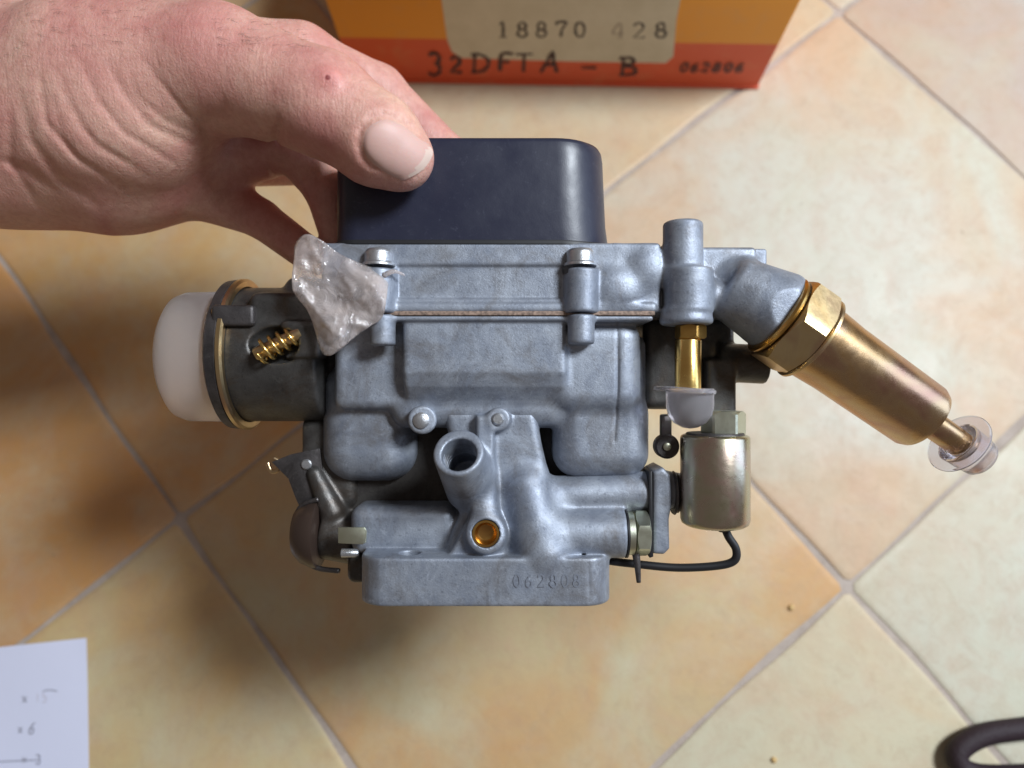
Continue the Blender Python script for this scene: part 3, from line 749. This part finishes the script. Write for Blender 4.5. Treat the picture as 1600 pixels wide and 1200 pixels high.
# ---- fuel filter housing (gold)
A0 = S(1222, 498, 6); A1 = S(1540, 722, 30); ad = (A1-A0).normalized()
filt = lathe('filter_housing', A0, ad, [(38, 0), (38, 63), (70, 62), (110, 59), (270, 56), (280, 52), (286, 42), (287, 0)], M['gold'], carb, 72, 30)
hexnut('filter_hex', A0+ad*(-2), ad, 79, 52, M['gold_nut'], filt, .1)
lathe('filter_washer', A0+ad*50, ad, [(0, 0), (0, 70), (2, 72), (6, 72), (9, 66), (9, 0)], M['gold_nut'], filt, 64, 30)
lathe('filter_seal', A0+ad*(-13), ad, [(0, 0), (0, 64), (3, 68), (8, 66), (8, 0)], M['brassd'], filt, 48, 30)
lathe('filter_tube', A0+ad*286, ad, [(0, 22), (40, 21.5), (78, 21), (80, 18), (80, 0)], M['gold'], filt, 40, 30)
# ---- choke housing on the left
CHO = S(350, 556, 130)
C3 = Vol(330, 560, 400, 710, -10, 300, 3.)
o3 = np.array(CHO)
C3.cyl(o3+np.array([26, 0, 2]), o3+np.array([190, 0, 2]), 116, 8, 0)
C3.box(385, 520, 455, 520, 22, 160, 16, 10)
C3.box(440, 530, 430, 640, 90, 260, 20, 10)
C3.ell(S(432, 538, 12), (46, 34, 30), 4, 'sub')
C3.box(436, 500, 500, 560, 6, 60, 8, 3)
C3.ell(S(432, 538, 4), (34, 30, 26), 3, 'sub')
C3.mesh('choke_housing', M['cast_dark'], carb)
lathe('choke_cover', o3+np.array([10, 0, 2]), X_, [(0, 0), (0, 100), (4, 118), (10, 128), (26, 130), (30, 124), (30, 0)], M['dark_steel'], carb, 72, 30)
lathe('choke_ring', o3+np.array([36, 0, 2]), X_, [(0, 120), (0, 127), (3, 131), (9, 131), (12, 127), (12, 118)], M['gold_nut'], carb, 72, 30)
lathe('choke_ring', o3+np.array([18, 0, 2]), X_, [(0, 112), (0, 120), (3, 124), (6, 124), (8, 118)], M['gold_nut'], carb, 72, 30)
rbox('choke_lug', S(368, 494, 24), (34, 14, 17), M['dark_steel'], carb, 6)
lathe('choke_screw', S(334, 488, 24), X_, [(0, 0), (0, 9), (3, 12), (10, 12), (10, 0)], M['brassd'], carb, 24)
sa_, sb_ = S(404, 552, 6), S(462, 524, 14); sd_, sx_, sy_ = frame(sb_-sa_)
V, Fc = tube_vf([sa_+(sb_-sa_)*(a/(2*PI*4.5))+(sx_*math.cos(a)+sy_*math.sin(a))*(18-3*a/28) for a in np.linspace(0, 4.5*2*PI, 130)], 3.0, 10)
obj_u('choke_spring', V, Fc, M['brass'], carb, 0)
lathe('choke_stop_screw', sa_-sd_*6, sd_, [(0, 0), (0, 9), (3, 11), (78, 11), (78, 0)], M['gold_nut'], carb, 24)
# ---- lower left: choke rod, accelerator cover
rod = smooth_path([S(418, 722, 110), S(424, 736, 108), S(434, 734, 106), S(436, 722, 106), S(428, 716, 106)], 6)
V, Fc = tube_vf(rod, 4, 10); obj_u('choke_rod', V, Fc, M['gold_nut'], carb, 0)
plate('choke_lever', [(424, 722), (454, 710), (500, 700), (512, 800), (474, 806), (462, 780), (450, 748), (438, 736)], 96, 102, M['dark_steel'], carb, 1.5)
C4 = Vol(440, 620, 640, 930, 40, 260, 3.)
C4.box(462, 560, 650, 800, 100, 240, 24, 0); C4.cyl(S(560, 840, 120), S(505, 830, 120), 46, 10, 12); C4.box(540, 600, 868, 915, 60, 200, 16, 10)
C4.cyl(S(470, 716, 108), S(540, 716, 116), 12, 4, 6); C4.cone(S(492, 740, 100), 14, S(520, 800, 100), 22, 8); C4.box(452, 474, 752, 776, 96, 130, 5, 5)
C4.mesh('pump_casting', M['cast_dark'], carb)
lathe('pump_cover', S(500, 832, 110), X_, [(0, 0), (-38, 14), (-40, 40), (-28, 52), (-8, 60), (0, 60), (4, 52), (4, 0)], M['brown'], carb, 48, 30)
V, Fc = tube_vf(smooth_path([S(498, 780, 84), S(470, 792, 92), (S(459, 824, 100)), S(466, 862, 100), S(492, 886, 92), S(530, 892, 80)], 8), 4.5, 10)
obj_u('return_spring_wire', V, Fc, M['dark_steel'], carb, 0)
lathe('lever_pivot', S(478, 726, 92), Y_, [(0, 0), (0, 7), (2, 9), (8, 9)], M['screw'], carb, 24)
plate('throttle_stop_lever', [(528, 824), (570, 824), (573, 830), (572, 848), (566, 851), (528, 849)], 30, 34, M['green_steel'], carb, 1.2)
lathe('stop_screw', S(534, 864, 32), X_, [(0, 0), (0, 7), (22, 7), (27, 4), (27, 0)], M['screw'], carb, 20)

# ================================================================== CAPS AND FILM
def ringed(x0, x1, d0, d1, r, n=10, r2=None):
    out = []; rA, rB = r, (r2 or r)
    for cx, cy, a0, r in ((x1-rA, d0+rA, -90, rA), (x1-rA, d1-rA, 0, rA), (x0+rB, d1-rB, 90, rB), (x0+rB, d0+rB, 180, rB)):
        for i in range(n+1):
            a = math.radians(a0+90*i/n); out.append((cx+r*math.cos(a), cy+r*math.sin(a)))
    return out
cap = root('plastic_cover', 'black plastic shipping cover gripped by the thumb, fitted over the top of the carburettor', 'plastic cover', S(742, 379, 130))
V = []; Fc = []; RN = 44
levels = [(379, 0, 0, 0), (376, 0, 0, 0), (340, 5, 0, .5), (300, 7, 0, 1), (232, 10, 0, 2), (219, 12, 0, 3), (213, 16, 3, 6), (211, 22, 8, 12)]
for (py, ir, il, it) in levels:
    for (x, d) in ringed(517+il, 962-ir, 6+it*.6, 236-it, 84-min(it, 20), 10, 40-min(it, 20)): V.append((x-800, d, 600-py))
for l in range(len(levels)-1):
    for i in range(RN): Fc.append((l*RN+i, l*RN+(i+1) % RN, (l+1)*RN+(i+1) % RN, (l+1)*RN+i))
Fc.append(tuple(range((len(levels)-1)*RN, len(levels)*RN))); Fc.append(tuple(range(RN))[::-1])
obj_u('cover_shell', V, Fc, M['cap'], cap, 45)
V = []; Fc = []
for k, (py, e) in enumerate(((380.5, 5), (376.5, 5), (374.0, 4))):
    for i, (x, d) in enumerate(ringed(515-e, 961+e, 4-e, 240+e, 88, 10, 44)): V.append((x-800, d, 600-py+1.2*math.sin(x*.02)+.8*math.sin(x*.06)))
for l in range(2):
    for i in range(RN): Fc.append((l*RN+i, l*RN+(i+1) % RN, (l+1)*RN+(i+1) % RN, (l+1)*RN+i))
Fc.append(tuple(range(2*RN, 3*RN))); Fc.append(tuple(range(RN))[::-1])
obj_u('rim', V, Fc, M['rubber'], cap, 45)

wc = root('blanking_cap', 'large white plastic blanking cap plugged on the left end of the choke housing', 'cap', o3+np.array([-4, 0, 0]))
lathe('cap_shell', o3+np.array([12, 0, -2]), -X_, hollow([(0, 108), (10, 113), (66, 112), (80, 107), (88, 96), (91, 60), (92, 0)], 3.5), M['whitecap'], wc, 64, 30)

tc = root('blanking_cap', 'small domed translucent cap with a flat rim on the upright brass tube', 'cap', S(1074, 612, 4), 'translucent blanking caps')
axc = Vector((-.07, 0, -1)).normalized(); nd = lathe('cap_rim', S(1070, 606, 4), axc, [(0, 22), (0, 46), (1.5, 48), (6, 48), (7.5, 46), (7.5, 22), (0, 22)], M['milky'], tc, 56, 30)
lathe('cap_dome', S(1078, 607, 4), -Z_, hollow([(0, 37), (28, 37), (42, 34), (54, 25), (61, 12), (63, 0)]), M['milky'], tc, 56, 40)
tc2 = root('blanking_cap', 'small violet-white translucent cap with a wide clear rim at the gold filter tube', 'cap', A0+ad*340, 'translucent blanking caps')
adc = (ad+Vector((0, .18, 0))).normalized()
lathe('cap_rim', A0+ad*350, adc, [(0, 24), (0, 50), (1.5, 52), (3.5, 52), (5, 50), (5, 24), (0, 24)], M['clear'], tc2, 56, 30)
lathe('cap_shell', A0+ad*350, ad, hollow([(0, 35), (30, 33), (46, 31), (51, 27), (52, 0)]), M['milky'], tc2, 48, 30)

film = root('plastic_film', 'crumpled piece of clear glossy plastic film caught under the left lid screw', 'plastic film', S(535, 470, -20))
outl = [(478, 366), (500, 374), (530, 396), (560, 410), (606, 428), (606, 450), (598, 494), (578, 510), (558, 524), (532, 546), (514, 556), (501, 547), (490, 510), (480, 485), (462, 462), (456, 445), (459, 405), (462, 380)]
cx, cy = 532, 462; bm = bmesh.new(); fb = base_of(film); rings = 26; pts = []
op = smooth_path([Vector((a, b, 0)) for a, b in outl], 6, True); N = len(op)
for r in range(1, rings+1):
    row = []
    for i, p in enumerate(op):
        s_ = r/rings; x = cx+(p.x-cx)*s_; y = cy+(p.y-cy)*s_
        q = Vector((x*.012, y*.012, 1.7)); d = -52+18*noise.noise(q)+22*abs(noise.noise(q*1.6))+5*abs(noise.noise(q*5+Vector((3, 1, 2))))+12*(s_**3)
        fold = 14*abs(math.sin((x*.9-y*.7)*.03)); row.append(bm.verts.new((S(x, y, d+fold)-fb)*K))
    pts.append(row)
c = bm.verts.new((S(cx, cy, -36)-fb)*K)
for i in range(N):
    bm.faces.new((c, pts[0][i], pts[0][(i+1) % N]))
    for r in range(rings-1): bm.faces.new((pts[r][i], pts[r+1][i], pts[r+1][(i+1) % N], pts[r][(i+1) % N]))
bmesh.ops.recalc_face_normals(bm, faces=bm.faces)
bmesh.ops.solidify(bm, geom=bm.faces[:], thickness=2.5*K)
me = bpy.data.meshes.new('film_sheet'); bm.to_mesh(me); bm.free(); link('film_sheet', me, M['film'], film, 0)
V, Fc = tube_vf(smooth_path([S(600, 430, -22), S(616, 424, -26), S(632, 430, -10)], 5), lambda a: 5-3.5*a, 8); obj_u('film_twist', V, Fc, M['film'], film, 0)

# ================================================================== HAND
H = Vol(-460, 790, -60, 460, -150, 400, 3.6)
H.v[:] = 80
H.cone(S(-520, 150, 150), 185, S(0, 172, 95), 176, 0, sc=(1, 1.15, 1))
H.cone(S(0, 172, 95), 176, S(230, 185, 110), 150, 30)
H.ell(S(165, 165, 30), (185, 110, 128), 40)                                  # ball of the thumb
H.cone(S(140, 105, 30), 108, S(345, 108, 0), 90, 40)                         # thumb metacarpal
H.cone(S(0, 235, 130), 130, S(185, 248, 140), 128, 40); H.cone(S(185, 248, 140), 126, S(322, 272, 160), 78, 30)                        # palm in shade
H.cone(S(200, 110, 140), 112, S(470, 92, 200), 62, 40)                       # back of hand to first knuckle
H.cone(S(345, 108, 0), 90, S(505, 163, -38), 75, 26)                         # thumb, first bone
H.cone(S(505, 163, -38), 75, S(592, 222, -50), 66, 18)                       # thumb, end bone
H.cone(S(592, 222, -50), 66, S(626, 246, -46), 50, 14)
H.cone(S(470, 95, 205), 60, S(592, 145, 268), 52, 24)                        # index
H.cone(S(592, 145, 268), 51, S(702, 252, 292), 46, 12); H.cone(S(702, 252, 292), 46, S(745, 340, 290), 40, 12)
H.cone(S(330, 240, 160), 70, S(445, 226, 140), 50, 20)                       # middle finger root
H.cone(S(452, 222, 135), 46, S(514, 300, 150), 37, 8); H.cone(S(512, 300, 150), 39, S(528, 368, 160), 32, 10)
H.cone(S(318, 296, 165), 56, S(408, 342, 170), 34, 12)                       # ring finger under the palm
H.cone(S(408, 342, 170), 35, S(486, 400, 150), 31, 8)
H.cone(S(400, 240, 230), 60, S(600, 250, 290), 44, 16); H.cone(S(600, 250, 290), 44, S(690, 345, 290), 36, 10)
for g, wd, am in (([(35, 150), (45, 220), (90, 280), (150, 318)], 7, 6), ([(60, 120), (75, 190), (120, 250), (190, 290)], 6, 4.5), ([(95, 110), (110, 170), (150, 225), (230, 275)], 6, 5),
                  ([(130, 100), (150, 160), (190, 210), (270, 255)], 5, 4), ([(170, 100), (195, 150), (235, 195), (300, 232)], 6, 5), ([(12, 170), (18, 250), (60, 320)], 7, 6),
                  ([(225, 100), (250, 135), (290, 170), (325, 198)], 5, 4), ([(112, 150), (132, 200), (172, 240), (212, 262)], 4.5, 3), ([(78, 150), (96, 215), (135, 262)], 4.5, 3),
                  ([(200, 120), (215, 150), (262, 190), (300, 208)], 4.5, 3), ([(0, 248), (40, 262), (80, 300)], 8, 6), ([(330, 232), (322, 200), (350, 172), (352, 150)], 7, 5),
                  ([(455, 98), (468, 125), (474, 160)], 5, 2.5), ([(470, 90), (486, 118), (492, 150)], 5, 2.2), ([(425, 232), (436, 208), (440, 182)], 8, 12), ([(500, 92), (510, 110), (508, 135)], 4.5, 2.2)):
    H.groove([(a+rng.uniform(-5, 5), b+rng.uniform(-5, 5)) for a, b in g], wd*rng.uniform(.7, 1.3), am*rng.uniform(.45, .8), 110)
H.groove([(628, 128), (618, 150), (604, 168)], 7, 6, 330, 180); H.groove([(400, 240), (420, 262), (440, 300)], 7, 5, 260, 60)
H.ell(S(511, 121, -112), (16, 8, 13), 10)
NO = [(560, 226), (563, 202), (578, 186), (600, 179), (628, 189), (655, 210), (676, 228), (679, 243), (664, 266), (640, 281), (622, 284), (600, 274), (578, 258), (565, 243)]
H.groove(NO[-3:]+NO[:6], 5, 5, 20)
person = root('person', "bare hand reaching in from the left, thumb pressed on the black plastic cover", 'person', S(200, 190, 110))
hb = H.mesh('hand', M['skin'], person, 0, 2)
# nail laid on the thumb
bvh = BVHTree.FromPolygons([Vector(p) for p in H.pos], [tuple(int(k) for k in q) for q in H.Q])
def hit(px, py):
    o_ = Vector((0, -F, 0)); d = Vector((px-800, F, 600-py)).normalized(); loc, nrm, _, _ = bvh.ray_cast(o_, d, 4000); return loc
nc = (618, 232); NO = [(nc[0]+(a-nc[0])*.93+1, nc[1]+(b-nc[1])*.92+1) for a, b in NO]; op = smooth_path([Vector((a, b, 0)) for a, b in NO], 3, True); N = len(op); V = []; Fc = []; mi = []
base_d = hit(*nc)
R_ = 10
def nailpt(x, y, s_):
    h_ = hit(x, y)
    if h_ is None or h_.y > base_d.y+45:
        h_ = S(x, y, base_d.y+40)
    u_ = ((x-570)*.85+(y-215)*.5)/110
    hh = 2.6*(1-s_**4)+(-2.0 if s_ > .98 and u_ < .75 else 1.2)+max(0, u_-.7)*10
    dirv = (Vector((0, -F, 0))-h_).normalized(); return h_+dirv*hh
V.append(nailpt(*nc, 0))
for r in range(1, R_+1):
    for p in op: s_ = r/R_; V.append(nailpt(nc[0]+(p.x-nc[0])*s_, nc[1]+(p.y-nc[1])*s_, s_))
for i in range(N):
    Fc.append((0, 1+i, 1+(i+1) % N))
    for r in range(R_-1): a = 1+r*N; b = a+N; Fc.append((a+i, b+i, b+(i+1) % N, a+(i+1) % N))
nail = obj_u('thumbnail', V, Fc, [M['nail'], M['nailtip']], person, 0)
for pl in nail.data.polygons:
    c = sum((Vector(V[k]) for k in pl.vertices), Vector())/len(pl.vertices); q = 1+c.y/F; px = c.x/q+800; py = 600-c.z/q
    if (px-618)*.82+(py-232)*.57 > 43 - .0016*((px-650)*-.57+(py-250)*.82)**2: pl.material_index = 1

# fine hairs on the wrist and the back of the thumb
V = []; Fc = []; rh = random.Random(9)
for k in range(150):
    if k < 110: x = rh.uniform(-80, 230); y = rh.uniform(-10, 110-x*.25)
    else: x = rh.uniform(330, 480); y = rh.uniform(25, 70)+(x-330)*.15
    h_ = hit(x, y)
    if h_ is None or h_.y > 170: continue
    a = rh.gauss(.25, .16); ln = rh.uniform(9, 20); dr = Vector((math.cos(a), 0, -math.sin(a)+.1))
    P = []
    for i in range(5):
        s_ = i/4; p = h_+dr*ln*s_; hh2 = hit(p.x/(1+p.y/F)+800, 600-p.z/(1+p.y/F))
        if hh2 is not None: p = Vector((p.x, min(p.y, hh2.y), p.z))
        P.append(p+Vector((0, -1.2-1.5*math.sin(s_*2.6), 0)))
    v2, f2 = tube_vf(P, lambda q_: .2*(1-.7*q_), 4); o_ = len(V); V += v2; Fc += [tuple(i+o_ for i in f) for f in f2]
M['hair'] = mat('hair', (.06, .035, .025), .5)
ho = obj_u('arm_hair', V, Fc, M['hair'], person, 0); ho['kind'] = 'stuff'

# small healing mark over the thumb joint
mk = hit(512, 121)
if mk is not None:
    t = NT(M['skin']); p = (mk-base_of(person))*K
    vd = t.n('ShaderNodeVectorMath'); vd.operation = 'DISTANCE'; t.l(t.coord(), vd.inputs[0]); vd.inputs[1].default_value = tuple(p)
    old = t.b.inputs['Base Color'].links[0].from_socket
    c = t.mix(t.ramp(t.math('MULTIPLY', vd.outputs['Value'], 100.), [(.0, G3(.55)), (.75, G3(0))]), old, (.62, .17, .17))
    c = t.mix(t.ramp(t.math('MULTIPLY', vd.outputs['Value'], 1000.), [(.5, G3(.9)), (.95, G3(0))]), c, (.22, .03, .03))
    t.set('Base Color', c)
